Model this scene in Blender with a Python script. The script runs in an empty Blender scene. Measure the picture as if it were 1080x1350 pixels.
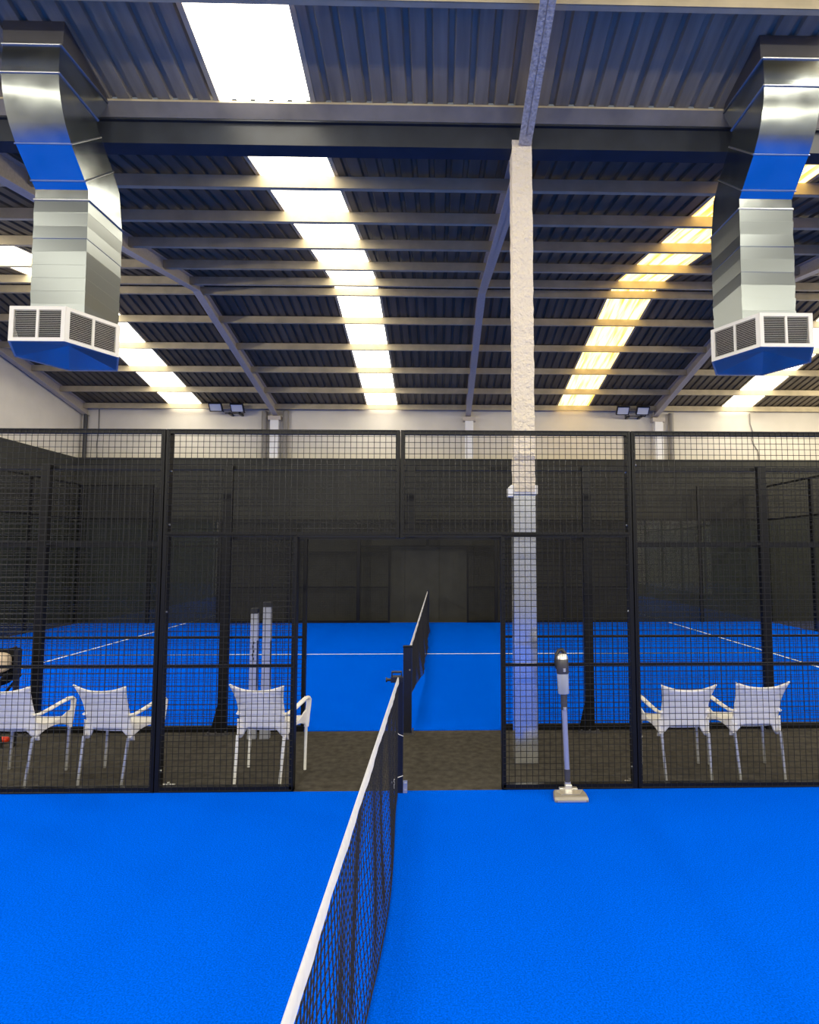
import bpy, bmesh, math, random
from mathutils import Vector, Matrix
random.seed(7)
PI = math.pi
scene = bpy.context.scene
COL = scene.collection
OFF = {}

# ------------------------------------------------------------------ materials
def mat(name, color=(.5, .5, .5), rough=.6, metal=0., noise=None, bump=None, spec=.5, rnoise=None, coat=0.):
    """noise=(scale, amount, detail[, stretch]) varies the base colour, bump=(scale, strength, distance)"""
    m = bpy.data.materials.new(name); m.use_nodes = True
    nt = m.node_tree; n = nt.nodes; l = nt.links
    b = n['Principled BSDF']
    b.inputs['Base Color'].default_value = (*color, 1)
    b.inputs['Roughness'].default_value = rough
    b.inputs['Metallic'].default_value = metal
    b.inputs['Specular IOR Level'].default_value = spec
    if coat: b.inputs['Coat Weight'].default_value = coat
    tc = n.new('ShaderNodeTexCoord')
    if noise:
        sc, am, de = noise[:3]; st = noise[3] if len(noise) > 3 else (1, 1, 1)
        mp = n.new('ShaderNodeMapping'); mp.inputs['Scale'].default_value = st
        l.new(tc.outputs['Object'], mp.inputs['Vector'])
        t = n.new('ShaderNodeTexNoise'); t.inputs['Scale'].default_value = sc; t.inputs['Detail'].default_value = de
        l.new(mp.outputs[0], t.inputs['Vector'])
        r = n.new('ShaderNodeMapRange')
        r.inputs['From Min'].default_value = .25; r.inputs['From Max'].default_value = .75
        r.inputs['To Min'].default_value = 1 - am; r.inputs['To Max'].default_value = 1 + am
        l.new(t.outputs['Fac'], r.inputs['Value'])
        x = n.new('ShaderNodeVectorMath'); x.operation = 'SCALE'
        x.inputs[0].default_value = color
        l.new(r.outputs[0], x.inputs['Scale']); l.new(x.outputs[0], b.inputs['Base Color'])
    if rnoise:
        t = n.new('ShaderNodeTexNoise'); t.inputs['Scale'].default_value = rnoise[0]; t.inputs['Detail'].default_value = 4
        l.new(tc.outputs['Object'], t.inputs['Vector'])
        r = n.new('ShaderNodeMapRange')
        r.inputs['To Min'].default_value = max(.02, rough - rnoise[1]); r.inputs['To Max'].default_value = rough + rnoise[1]
        l.new(t.outputs['Fac'], r.inputs['Value']); l.new(r.outputs[0], b.inputs['Roughness'])
    if bump:
        t = n.new('ShaderNodeTexNoise'); t.inputs['Scale'].default_value = bump[0]; t.inputs['Detail'].default_value = 3
        l.new(tc.outputs['Object'], t.inputs['Vector'])
        bn = n.new('ShaderNodeBump'); bn.inputs['Strength'].default_value = bump[1]; bn.inputs['Distance'].default_value = bump[2]
        l.new(t.outputs['Fac'], bn.inputs['Height']); l.new(bn.outputs[0], b.inputs['Normal'])
    return m

def skylight_mat(name, color, strength, dirt, dirtcol):
    """backlit translucent roof sheet: daylight glows through it, less where it is grimy"""
    m = bpy.data.materials.new(name); m.use_nodes = True
    nt = m.node_tree; n = nt.nodes; l = nt.links
    n.remove(n['Principled BSDF'])
    e = n.new('ShaderNodeEmission'); e.inputs['Strength'].default_value = strength
    e.inputs['Color'].default_value = (*color, 1)
    if dirt:
        tc = n.new('ShaderNodeTexCoord'); mp = n.new('ShaderNodeMapping')
        mp.inputs['Scale'].default_value = (9, .5, 1)
        l.new(tc.outputs['Object'], mp.inputs['Vector'])
        t = n.new('ShaderNodeTexNoise'); t.inputs['Scale'].default_value = 1.6; t.inputs['Detail'].default_value = 4
        l.new(mp.outputs[0], t.inputs['Vector'])
        r = n.new('ShaderNodeMapRange'); r.inputs['From Min'].default_value = .42; r.inputs['From Max'].default_value = .66
        l.new(t.outputs['Fac'], r.inputs['Value'])
        mx = n.new('ShaderNodeMix'); mx.data_type = 'RGBA'
        mx.inputs['A'].default_value = (*color, 1); mx.inputs['B'].default_value = (*dirtcol, 1)
        l.new(r.outputs[0], mx.inputs['Factor']); l.new(mx.outputs['Result'], e.inputs['Color'])
    l.new(e.outputs[0], n['Material Output'].inputs['Surface'])
    return m

def glass_mat(name, tint=(.93, .96, .95), refl=1.):
    m = bpy.data.materials.new(name); m.use_nodes = True
    nt = m.node_tree; n = nt.nodes; l = nt.links
    n.remove(n['Principled BSDF'])
    t = n.new('ShaderNodeBsdfTransparent'); t.inputs['Color'].default_value = (*tint, 1)
    g = n.new('ShaderNodeBsdfGlossy'); g.inputs['Roughness'].default_value = .01
    f = n.new('ShaderNodeFresnel'); f.inputs['IOR'].default_value = 1.5
    k = n.new('ShaderNodeMath'); k.operation = 'MULTIPLY'; k.inputs[1].default_value = refl
    ge = n.new('ShaderNodeNewGeometry'); inv = n.new('ShaderNodeMath'); inv.operation = 'SUBTRACT'; inv.inputs[0].default_value = 1.
    l.new(ge.outputs['Backfacing'], inv.inputs[1])          # a thin pane: both surfaces are counted once, on the way in
    ff_ = n.new('ShaderNodeMath'); ff_.operation = 'MULTIPLY'
    l.new(f.outputs[0], ff_.inputs[0]); l.new(inv.outputs[0], ff_.inputs[1]); l.new(ff_.outputs[0], k.inputs[0])
    x = n.new('ShaderNodeMixShader')
    l.new(k.outputs[0], x.inputs[0]); l.new(t.outputs[0], x.inputs[1]); l.new(g.outputs[0], x.inputs[2])
    l.new(x.outputs[0], n['Material Output'].inputs['Surface'])
    return m

def clear_plastic(name, color, alpha):
    m = bpy.data.materials.new(name); m.use_nodes = True
    nt = m.node_tree; n = nt.nodes; l = nt.links
    b = n['Principled BSDF']; b.inputs['Base Color'].default_value = (*color, 1); b.inputs['Roughness'].default_value = .25
    t = n.new('ShaderNodeBsdfTransparent'); t.inputs['Color'].default_value = (.9, .92, .95, 1)
    x = n.new('ShaderNodeMixShader'); x.inputs[0].default_value = alpha
    l.new(t.outputs[0], x.inputs[1]); l.new(b.outputs[0], x.inputs[2])
    l.new(x.outputs[0], n['Material Output'].inputs['Surface'])
    return m

M = {
 'turf': mat('blue_turf', (.0, .100, .765), .9, noise=(120, .38, 5), bump=(300, .5, .006), spec=.0),
 'line': mat('white_turf_line', (.8, .82, .85), .85, spec=.1),
 'carpet': mat('brown_carpet', (.062, .056, .046), .95, noise=(14, .38, 8), bump=(260, .6, .004), spec=.1),
 'wallgrey': mat('grey_render', (.34, .35, .35), .8, noise=(1.6, .06, 4), spec=.2),
 'wall': mat('white_render', (.68, .635, .55), .8, noise=(1.6, .06, 4), bump=(60, .15, .01), spec=.2),
 'clad': mat('charcoal_netting', (.040, .040, .034), .85, noise=(3, .14, 4), bump=(300, .2, .003), spec=.25),
 'board': mat('charcoal_board', (.043, .043, .039), .7, noise=(2, .08, 4), spec=.3),
 'roof': mat('roof_sheet', (.115, .094, .064), .5, noise=(1.3, .35, 5, (5, .6, 1)), spec=.4),
 'roofpan': mat('roof_sheet_pale', (.28, .235, .155), .45, noise=(2, .3, 5, (6, .5, 1)), spec=.5),  # lighter sheet tone, used on the near bay slope
 'steel': mat('grey_painted_steel', (.52, .435, .27), .55, noise=(3.5, .18, 5), spec=.4),
 'rafter': mat('pale_painted_steel', (.52, .46, .39), .5, noise=(30, .10, 4), bump=(60, .15, .003), spec=.4),
 'rough_rafter': mat('sprayed_steel', (.46, .43, .38), .6, noise=(34, .40, 3), bump=(45, .6, .012), spec=.4),
 'beam': mat('blue_grey_beam', (.024, .028, .036), .5, noise=(4, .25, 5), spec=.4),
 'gutter': mat('gutter_steel', (.19, .175, .15), .5, noise=(3, .25, 5), spec=.4),
 'column': mat('roughcast_cream', (.74, .65, .52), .85, bump=(26, 1., .03), spec=.2),
 'casing': mat('brushed_steel_casing', (.80, .81, .81), .16, .8, noise=(5, .04, 3), spec=.5),
 'collar': mat('white_collar', (.84, .83, .82), .5),
 'galv': mat('galvanised_sheet', (.46, .50, .50), .20, 1., noise=(5, .10, 4), rnoise=(5, .07), bump=(2.2, .10, .012)),
 'galvdrop': mat('galvanised_dull_sheet', (.30, .33, .34), .30, 1.),
 'galvbase': mat('galvanised_base_plate', (.52, .55, .55), .28, 1.),
 'curb': mat('dark_roof_curb', (.055, .052, .055), .6, noise=(6, .2, 4)),
 'flange': mat('galvanised_flange', (.55, .56, .58), .35, 1.),
 'grille': mat('white_grille', (.72, .69, .61), .45),
 'dark': mat('dark_void', (.015, .015, .016), .8),
 'fence': mat('black_powder_coat', (.006, .006, .0065), .42, spec=.22),
 'wire': mat('black_wire', (.011, .011, .011), .42, spec=.28),
 'bolt': mat('zinc_bolt', (.75, .75, .73), .3, 1.),
 'net': mat('black_net_cord', (.013, .013, .016), .7, spec=.3),
 'band': mat('white_net_band', (.80, .78, .72), .7, noise=(25, .07, 3), spec=.3),
 'post': mat('navy_black_post', (.008, .009, .018), .35, spec=.5),
 'plastic': mat('white_plastic', (.86, .83, .79), .38, spec=.5),
 'alu': mat('brushed_aluminium', (.62, .62, .62), .35, .7),
 'wleg': mat('white_leg', (.80, .79, .76), .4),
 'vac_dark': mat('vacuum_charcoal', (.05, .048, .055), .35),
 'vac_silver': mat('vacuum_silver', (.62, .60, .57), .3, .7),
 'vac_tube': mat('vacuum_tube_lilac', (.38, .40, .52), .3, .5),
 'vac_head': mat('vacuum_head_champagne', (.33, .30, .25), .38, .4),
 'bin': clear_plastic('clear_bin', (.55, .58, .66), .55),
 'tube': clear_plastic('pale_tube', (.60, .62, .72), .40),
 'black': mat('black_plastic', (.012, .012, .013), .4),
 'fabric': mat('black_fabric', (.014, .014, .015), .9, spec=.2),
 'cream': mat('cream_fabric', (.78, .63, .47), .8, noise=(20, .08, 3), spec=.2),
 'red': mat('red_plastic', (.80, .05, .015), .4),
 'lens': mat('floodlight_lens', (.55, .58, .66), .25, spec=.6),
 'pipe': mat('grey_brown_pipe', (.26, .24, .21), .6),
 'darkpipe': mat('dark_downpipe', (.035, .036, .042), .5),
 'sky': skylight_mat('skylight_white', (1., .93, .76), 7.0, False, None),
 'skyy': skylight_mat('skylight_yellowed', (1., .74, .26), 4.2, True, (.52, .27, .04)),
 'glass': glass_mat('court_glass', (.90, .93, .92), 1.6),
}

# ------------------------------------------------------------------ builder
class MB:
    def __init__(s): s.v = []; s.f = []
    def add(s, vs, fs):
        k = len(s.v); s.v += [tuple(p) for p in vs]; s.f += [tuple(i + k for i in f) for f in fs]; return s
    def box(s, x0, x1, y0, y1, z0, z1):
        return s.add([(x0, y0, z0), (x1, y0, z0), (x1, y1, z0), (x0, y1, z0), (x0, y0, z1), (x1, y0, z1), (x1, y1, z1), (x0, y1, z1)],
                     [(0, 3, 2, 1), (4, 5, 6, 7), (0, 1, 5, 4), (1, 2, 6, 5), (2, 3, 7, 6), (3, 0, 4, 7)])
    def bar(s, p, q, w, h=None, up=(0, 0, 1)):
        p = Vector(p); q = Vector(q); h = h or w
        d = (q - p).normalized(); u = Vector(up)
        if abs(d.dot(u)) > .98: u = Vector((0, 1, 0))
        a = d.cross(u).normalized(); b = a.cross(d).normalized()
        a *= w / 2; b *= h / 2
        vs = [p - a - b, p + a - b, p + a + b, p - a + b, q - a - b, q + a - b, q + a + b, q - a + b]
        return s.add(vs, [(0, 1, 2, 3), (7, 6, 5, 4), (0, 4, 5, 1), (1, 5, 6, 2), (2, 6, 7, 3), (3, 7, 4, 0)])
    def wire(s, p, q, r):                                   # cheap four-sided rod, no caps
        p = Vector(p); q = Vector(q); d = (q - p).normalized()
        u = Vector((0, 1, 0)) if abs(d.y) < .9 else Vector((0, 0, 1))
        a = d.cross(u).normalized() * r; b = a.cross(d).normalized() * r
        return s.add([p + a, p + b, p - a, p - b, q + a, q + b, q - a, q - b],
                     [(0, 1, 5, 4), (1, 2, 6, 5), (2, 3, 7, 6), (3, 0, 4, 7)])
    def tube(s, pts, r, n=10, squash=None, cap=True):
        pts = [Vector(p) for p in pts]; rs = r if isinstance(r, (list, tuple)) else [r] * len(pts)
        k0 = len(s.v); ref = None
        for i, p in enumerate(pts):
            d = (pts[min(i + 1, len(pts) - 1)] - pts[max(i - 1, 0)]).normalized()
            if ref is None:
                ref = Vector((0, 0, 1)) if abs(d.z) < .9 else Vector((0, 1, 0))
            a = d.cross(ref).normalized(); b = a.cross(d).normalized(); ref = b
            sa, sb = squash or (1, 1)
            for j in range(n):
                t = 2 * PI * j / n
                s.v.append(tuple(p + a * math.cos(t) * rs[i] * sa + b * math.sin(t) * rs[i] * sb))
        for i in range(len(pts) - 1):
            for j in range(n):
                A = k0 + i * n + j; B = k0 + i * n + (j + 1) % n
                s.f.append((A, B, B + n, A + n))
        if cap:
            s.f.append(tuple(k0 + j for j in range(n))[::-1])
            s.f.append(tuple(k0 + (len(pts) - 1) * n + j for j in range(n)))
        return s
    def rings(s, rings, cap=True):                          # loft of equal-length closed rings
        k0 = len(s.v); n = len(rings[0])
        for r in rings: s.v += [tuple(p) for p in r]
        for i in range(len(rings) - 1):
            for j in range(n):
                A = k0 + i * n + j; B = k0 + i * n + (j + 1) % n
                s.f.append((A, B, B + n, A + n))
        if cap:
            s.f.append(tuple(k0 + j for j in range(n))[::-1]); s.f.append(tuple(k0 + (len(rings) - 1) * n + j for j in range(n)))
        return s
    def grid(s, fn, nu, nv):
        k0 = len(s.v)
        for i in range(nu + 1):
            for j in range(nv + 1): s.v.append(tuple(fn(i / nu, j / nv)))
        for i in range(nu):
            for j in range(nv):
                a = k0 + i * (nv + 1) + j
                s.f.append((a, a + nv + 1, a + nv + 2, a + 1))
        return s
    def lathe(s, prof, c, n=16):
        return s.rings([[(c[0] + r * math.cos(2 * PI * j / n), c[1] + r * math.sin(2 * PI * j / n), c[2] + z) for j in range(n)] for r, z in prof])
    def build(s, name, m, parent=None, smooth=None, bevel=0, solid=0, base=None, subsurf=0, fix=True):
        o_off = Vector((0, 0, 0))
        if parent is not None: o_off = OFF[parent.name]
        elif base is not None: o_off = Vector(base)
        me = bpy.data.meshes.new(name)
        me.from_pydata([tuple(Vector(p) - o_off) for p in s.v], [], s.f); me.update()
        if fix:
            bm = bmesh.new(); bm.from_mesh(me); bmesh.ops.recalc_face_normals(bm, faces=bm.faces); bm.to_mesh(me); bm.free()
        me.materials.append(m)
        o = bpy.data.objects.new(name, me); COL.objects.link(o)
        if parent is not None: o.parent = parent
        else: o.location = o_off
        OFF[o.name] = o_off
        if smooth:
            for p in me.polygons: p.use_smooth = True
            me.set_sharp_from_angle(angle=math.radians(smooth))
        if solid:
            md = o.modifiers.new('thickness', 'SOLIDIFY'); md.thickness = solid; md.offset = 0
        if subsurf:
            md = o.modifiers.new('round', 'SUBSURF'); md.levels = subsurf; md.render_levels = subsurf
        if bevel:
            md = o.modifiers.new('bevel', 'BEVEL'); md.width = bevel; md.segments = 2; md.limit_method = 'ANGLE'
        return o

def tag(o, label, cat, group=None):
    o['label'] = label; o['category'] = cat
    if group: o['group'] = group
    return o
def struct(o, label=None, cat=None):
    o['kind'] = 'structure'
    if label: o['label'] = label; o['category'] = cat
    return o
def thing(name, loc, label, cat, group=None):
    o = bpy.data.objects.new(name, None); o.empty_display_size = .1; COL.objects.link(o)
    o.location = loc; OFF[o.name] = Vector(loc)
    return tag(o, label, cat, group)
def copy_tree(o, parent=None):
    c = o.copy(); COL.objects.link(c)
    if parent is not None: c.parent = parent
    OFF[c.name] = OFF.get(o.name, Vector((0, 0, 0)))
    for ch in [x for x in o.children]: copy_tree(ch, c)
    return c

# ------------------------------------------------------------------ setting dimensions
XL, XR = -10.8, 13.2                 # hall side walls
YN, YF = -6.3, 17.55                 # near and far walls
NETX = -.345
F1, F2, F3 = 5.05, 6.70, 16.95       # fence lines: near court, far court near side, far court far side
LX, RX = -10.36, 9.68                # ends of the far court
YR = 11.6                            # ridge
def soff(y):                         # underside line of the purlins in the far bay
    return 7.4 - .2 * (YR - y) if y < YR else 7.4 - .185 * (y - YR)
def sheet(y):                        # roof sheet, far bay
    return soff(y) + .17
def nsheet(y):                       # roof sheet, near bay (ridge above the camera)
    return 6.49 + .2 * (5.5 - y) if y > -.3 else 7.65 - .2 * (-.3 - y)

# ------------------------------------------------------------------ floor and courts
struct(MB().box(XL - .2, XR + .2, YN - .2, YF + .2, -.15, 0).build('floor', M['carpet']), 'dark brown carpet floor of the hall', 'floor')
tn = MB().box(LX, RX, -5.05, F1, 0, .008).build('court_turf', M['turf'])
struct(tn, 'blue artificial turf of the near court', 'turf')
tf = MB().box(LX, RX, F2 + .035, F3 + .08, 0, .008).build('court_turf', M['turf'])
struct(tf, 'blue artificial turf of the far court behind the walkway', 'turf')
for x in (-7.26, 6.68):
    MB().box(x - .025, x + .025, F2 + .1, F3 - .02, .008, .010).build('court_line', M['line'], tf)
MB().box(-7.47, -7.285, 11.715, 11.765, .008, .010).add([], []).box(-7.235, 6.655, 11.715, 11.765, .008, .010).box(6.705, 6.90, 11.715, 11.765, .008, .010).build('court_line', M['line'], tf)

# ------------------------------------------------------------------ walls
def wtop(y): return (sheet(y) if y > 5.6 else nsheet(y)) + .02
ys = [YN, -.3, 5.5, 5.75, YR, YF]
for nm, x0, x1 in (('wall_left', XL - .2, XL), ('wall_right', XR, XR + .2)):
    w = MB()
    for a, b in zip(ys[:-1], ys[1:]):
        za, zb = wtop(a + 1e-4), wtop(b - 1e-4)
        if a == 5.5: za = zb = 6.5
        w.add([(x0, a, 0), (x1, a, 0), (x1, b, 0), (x0, b, 0), (x0, a, za), (x1, a, za), (x1, b, zb), (x0, b, zb)],
              [(0, 3, 2, 1), (4, 5, 6, 7), (0, 1, 5, 4), (1, 2, 6, 5), (2, 3, 7, 6), (3, 0, 4, 7)])
    struct(w.build(nm, M['wall']))
struct(MB().box(XL - .2, XR + .2, YF, YF + .2, 0, sheet(YF) + .03).build('wall_far', M['wall']))
struct(MB().box(XL - .2, XR + .2, YN - .2, YN, 0, nsheet(YN) + .03).build('wall_near', M['wallgrey']))

# charcoal netting that clothes the lower part of the walls
cf = struct(MB().box(XL, XR, 17.27, 17.33, 0, 4.84).build('trim_1', M['clad']))
s = MB()
for k in range(-10, 14): s.box(k * 1.02 - .004, k * 1.02 + .004, 17.262, 17.27, 0, 4.84)
s.box(XL, XR, 17.255, 17.27, 4.79, 4.84)
s.build('seam', M['clad'], cf)
struct(MB().box(XL, XL + .06, 6.0, 17.27, 0, 4.84).build('trim_2', M['clad']))
struct(MB().box(XR - .06, XR, 6.0, 17.27, 0, 4.84).build('trim_3', M['clad']))
# pilasters and pipes on the far wall
PX = (-4.98, .90, 6.70)
for x, lab in zip(PX, ('white pilaster under the left rafter on the far wall', 'white pilaster on the far wall left of the roughcast column', 'white pilaster on the far wall beside the right pair of floodlights')):
    p = thing('pilaster', (x, 17.44, 0), lab, 'pilaster', 'white pilasters on the far wall')
    MB().box(x - .125, x + .125, 17.34, 17.549, 0, 6.02).build('shaft', M['collar'], p, bevel=.01)
    MB().box(x - .19, x + .19, 17.335, 17.549, 6.02, 6.145).build('head_plate', M['rafter'], p)
def pipe(x, y, r, z0, z1, m, lab, name='downpipe'):
    return tag(MB().tube([(x, y, z0), (x, y, z1)], r, 12).build(name, m, smooth=40, base=(x, y, z0)), lab, 'pipe')
pipe(-5.30, 17.44, .085, 0, 6.3, M['pipe'], 'grey brown downpipe just left of the left white pilaster')
pipe(-4.66, 17.44, .085, 0, 6.3, M['pipe'], 'grey brown downpipe just right of the left white pilaster')
pipe(7.12, 17.45, .075, 0, 6.3, M['pipe'], 'grey downpipe right of the right white pilaster')
pipe(-10.64, 17.44, .055, 0, 6.2, M['darkpipe'], 'thin dark downpipe in the far left corner of the hall')
tag(MB().tube([(-10.30, 17.52, 0), (-10.30, 17.52, 4.842), (-10.33, 17.52, 5.3), (-10.29, 17.52, 5.7), (-10.30, 17.52, 6.36)], .012, 6).build('cable', M['darkpipe'], base=(-10.3, 17.52, 0)),
    'thin dark cable running down the wall beside the left corner downpipe', 'cable')
tag(MB().tube([(9.86, 17.53, 0), (9.86, 17.53, 4.842), (9.84, 17.53, 5.15), (9.72, 17.53, 5.35), (9.66, 17.53, 5.5), (9.70, 17.53, 5.75), (9.62, 17.53, 6.0), (9.62, 17.53, 6.34)], .014, 6).build('cable', M['pipe'], base=(9.86, 17.53, 0)),
    'crooked grey cable down the right end of the far wall', 'cable')

# ------------------------------------------------------------------ roof
SKY = [(-8.15, -7.15), (-2.20, -1.28), (3.60, 4.56), (8.65, 9.6)]
def corr(x0, x1, pts, mb, z0=0.):
    """trapezoidal sheet from x0 to x1 along the polyline pts of (y, z)"""
    xs = []
    x = x0; pitch = .2
    n = max(1, round((x1 - x0) / pitch)); pitch = (x1 - x0) / n
    for i in range(n):
        a = x0 + i * pitch
        xs += [(a, 0), (a + .62 * pitch, 0), (a + .70 * pitch, .034), (a + .92 * pitch, .034)]
    xs.append((x1, 0))
    k0 = len(mb.v); m_ = len(pts)
    for xx, dz in xs:
        for (y, z) in pts: mb.v.append((xx, y, z + dz + z0))
    for i in range(len(xs) - 1):
        for j in range(m_ - 1):
            a = k0 + i * m_ + j
            mb.f.append((a, a + m_, a + m_ + 1, a + 1))
    return mb
def bays():
    e = [XL] + [v for p in SKY for v in p] + [XR]
    return [(e[i], e[i + 1]) for i in range(0, len(e), 2)]
near_pts = [(YN, nsheet(YN)), (-.3, nsheet(-.3)), (5.52, nsheet(5.52))]
mid_pts = [(5.78, sheet(5.78)), (YR, sheet(YR))]
far_pts = [(YR, sheet(YR)), (YF, sheet(YF))]
ceil = MB()
for a, b in bays(): corr(a, b, mid_pts, ceil)
ceiling = struct(ceil.build('ceiling', M['roof'], fix=False), 'dark corrugated metal roof of the hall', 'ceiling')
c2 = MB(); c3 = MB()
for a, b in bays(): corr(a, b, far_pts, c2); corr(a, b, near_pts, c3)
c2.build('far_roof_slope', M['roof'], ceiling, fix=False)
c3.build('near_roof_slope', M['roofpan'], ceiling, fix=False)
MB().box(XL, XR, YR - .25, YR + .25, sheet(YR) + .036, sheet(YR) + .05).build('ridge_cap', M['roof'], ceiling)
wn = 0
slab = ['far left', 'left', 'yellowed right', 'far right']
for i, (a, b) in enumerate(SKY):
    for pts, where in ((near_pts, 'near bay'), (mid_pts, 'rising half of the far bay'), (far_pts, 'falling half of the far bay')):
        if where == 'near bay' and i == 0: pass
        wn += 1
        yellow = (i == 2 and where != 'near bay')
        o = corr(a, b, pts, MB()).build('window_%d' % wn, M['skyy' if yellow else 'sky'], fix=False)
        struct(o, '%s strip of translucent skylight in the %s of the roof' % (slab[i], where), 'skylight')
        # the sheet overlap and sealing strip on both sides
        for e, sgn in ((a, -1), (b, 1)):
            q = MB()
            for (y0, z0), (y1, z1) in zip(pts[:-1], pts[1:]):
                q.bar((e + sgn * .015, y0, z0 - .006), (e + sgn * .015, y1, z1 - .006), .05, .008)
            q.build('edge_strip', M['steel'], o)

# valley gutter with the beam below it
g = thing('gutter_beam', (0, 5.65, 6.12), 'blue grey valley gutter and beam across the hall on top of the roughcast column', 'beam')
MB().add([(XL, 5.50, 6.465), (XR, 5.50, 6.465), (XR, 5.60, 6.375), (XL, 5.60, 6.375), (XL, 5.82, 6.375), (XR, 5.82, 6.375), (XR, 5.86, 6.44), (XL, 5.86, 6.44)],
         [(0, 1, 2, 3), (3, 2, 5, 4), (4, 5, 6, 7)]).build('gutter', M['gutter'], g, solid=.006, fix=False)
MB().box(XL, XR, 5.50, 5.53, 6.462, 6.485).build('gutter_lip', M['steel'], g)
MB().box(XL, XR, 5.635, 5.645, 6.13, 6.352).box(XL, XR, 5.625, 5.80, 6.12, 6.132).box(XL, XR, 5.60, 5.80, 6.352, 6.368).build('beam', M['beam'], g)

# rafters
RXS = [(-10.66, 'grey rafter running along the top of the left wall'), (-4.97, 'pale grey bent rafter left of the middle, above the left pilaster'),
       (.87, 'pale grey bent rafter beside the roughcast column'), (6.62, 'pale grey bent rafter partly behind the right duct')]
def rsoff(y): return soff(y) - .055 - .095 * abs(y - YR) / 5.9
for x, lab in RXS:
    r = thing('rafter', (x, 17.4, rsoff(17.4)), lab, 'rafter', 'bent steel rafters of the far bay')
    P = [5.84, YR, 17.54]
    fl = MB(); wb = MB(); tp = MB()
    for a, b in zip(P[:-1], P[1:]):
        za, zb = rsoff(a), rsoff(b)
        fl.add([(x - .08, a, za), (x + .08, a, za), (x + .08, b, zb), (x - .08, b, zb), (x - .08, a, za + .014), (x + .08, a, za + .014), (x + .08, b, zb + .014), (x - .08, b, zb + .014)],
               [(0, 3, 2, 1), (4, 5, 6, 7), (0, 1, 5, 4), (1, 2, 6, 5), (2, 3, 7, 6), (3, 0, 4, 7)])
        ta, tb = soff(a) + .150, soff(b) + .150
        wb.add([(x - .005, a, za), (x + .005, a, za), (x + .005, b, zb), (x - .005, b, zb), (x - .005, a, ta), (x + .005, a, ta), (x + .005, b, tb), (x - .005, b, tb)],
               [(0, 3, 2, 1), (4, 5, 6, 7), (0, 1, 5, 4), (1, 2, 6, 5), (2, 3, 7, 6), (3, 0, 4, 7)])
        tp.bar((x, a, ta + .005), (x, b, tb + .005), .16, .012)
    fl.build('bottom_flange', M['rafter'], r); wb.build('web', M['rafter'], r); tp.build('top_flange', M['rafter'], r)
# near bay rafter coming down to the column
r = thing('rafter', (.86, 5.6, 6.2), 'blue speckled rafter coming down overhead to the top of the roughcast column', 'rafter')
def nr(y): return nsheet(y) - .34
x = .86
MB().add([(x - .065, 5.585, nr(5.585)), (x + .065, 5.585, nr(5.585)), (x + .065, -.3, nr(-.3)), (x - .065, -.3, nr(-.3)), (x - .065, 5.585, nr(5.585) + .014), (x + .065, 5.585, nr(5.585) + .014), (x + .065, -.3, nr(-.3) + .014), (x - .065, -.3, nr(-.3) + .014)],
         [(0, 3, 2, 1), (4, 5, 6, 7), (0, 1, 5, 4), (1, 2, 6, 5), (2, 3, 7, 6), (3, 0, 4, 7)]).build('bottom_flange', M['rough_rafter'], r)
MB().add([(x - .005, 5.49, nr(5.49)), (x + .005, 5.49, nr(5.49)), (x + .005, -.3, nr(-.3)), (x - .005, -.3, nr(-.3)), (x - .005, 5.49, nr(5.49) + .33), (x + .005, 5.49, nr(5.49) + .33), (x + .005, -.3, nr(-.3) + .33), (x - .005, -.3, nr(-.3) + .33)],
         [(0, 3, 2, 1), (4, 5, 6, 7), (0, 1, 5, 4), (1, 2, 6, 5), (2, 3, 7, 6), (3, 0, 4, 7)]).build('web', M['rafter'], r)

# purlins, notched round the rafter webs
webs = sorted(x for x, _ in RXS)
def purlin(y, lab, zs, h=.15, w=.055, m='steel', gaps=webs):
    mb = MB(); e = [XL + .01] + [v for g_ in gaps for v in (g_ - .008, g_ + .008)] + [XR - .01]
    lip = MB()
    for a, b in zip(e[0::2], e[1::2]):
        mb.box(a, b, y - .004, y + .004, zs, zs + h)
        mb.box(a, b, y, y + w, zs, zs + .008)
        mb.box(a, b, y, y + w, zs + h - .008, zs + h)
        mb.box(a, b, y + w - .006, y + w, zs + .008, zs + .03)
    o = mb.build('purlin', M[m], base=(0, y, zs))
    return tag(o, lab, 'purlin', 'steel purlins across the roof')
PL = [(6.80, 'first steel purlin beyond the valley gutter beam'), (7.90, 'second steel purlin beyond the valley gutter beam'),
      (9.02, 'third steel purlin beyond the valley gutter beam'), (10.18, 'fourth steel purlin beyond the gutter, just short of the ridge'),
      (11.26, 'nearer one of the two purlins at the roof ridge'), (11.78, 'darker farther one of the two purlins at the roof ridge'),
      (12.80, 'first purlin beyond the ridge on the falling roof slope'), (13.92, 'second purlin beyond the ridge on the falling roof slope'),
      (15.06, 'third purlin beyond the ridge on the falling roof slope'), (16.22, 'fourth purlin beyond the ridge, next to the eaves purlin'),
      (17.30, 'eaves purlin along the top of the far wall')]
for y, lab in PL: purlin(y, lab, soff(y), h=.15)
purlin(4.455, 'grey purlin at the very top edge of the photo above the near court', nsheet(4.52) - .165, h=.15, gaps=[.86])

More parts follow.
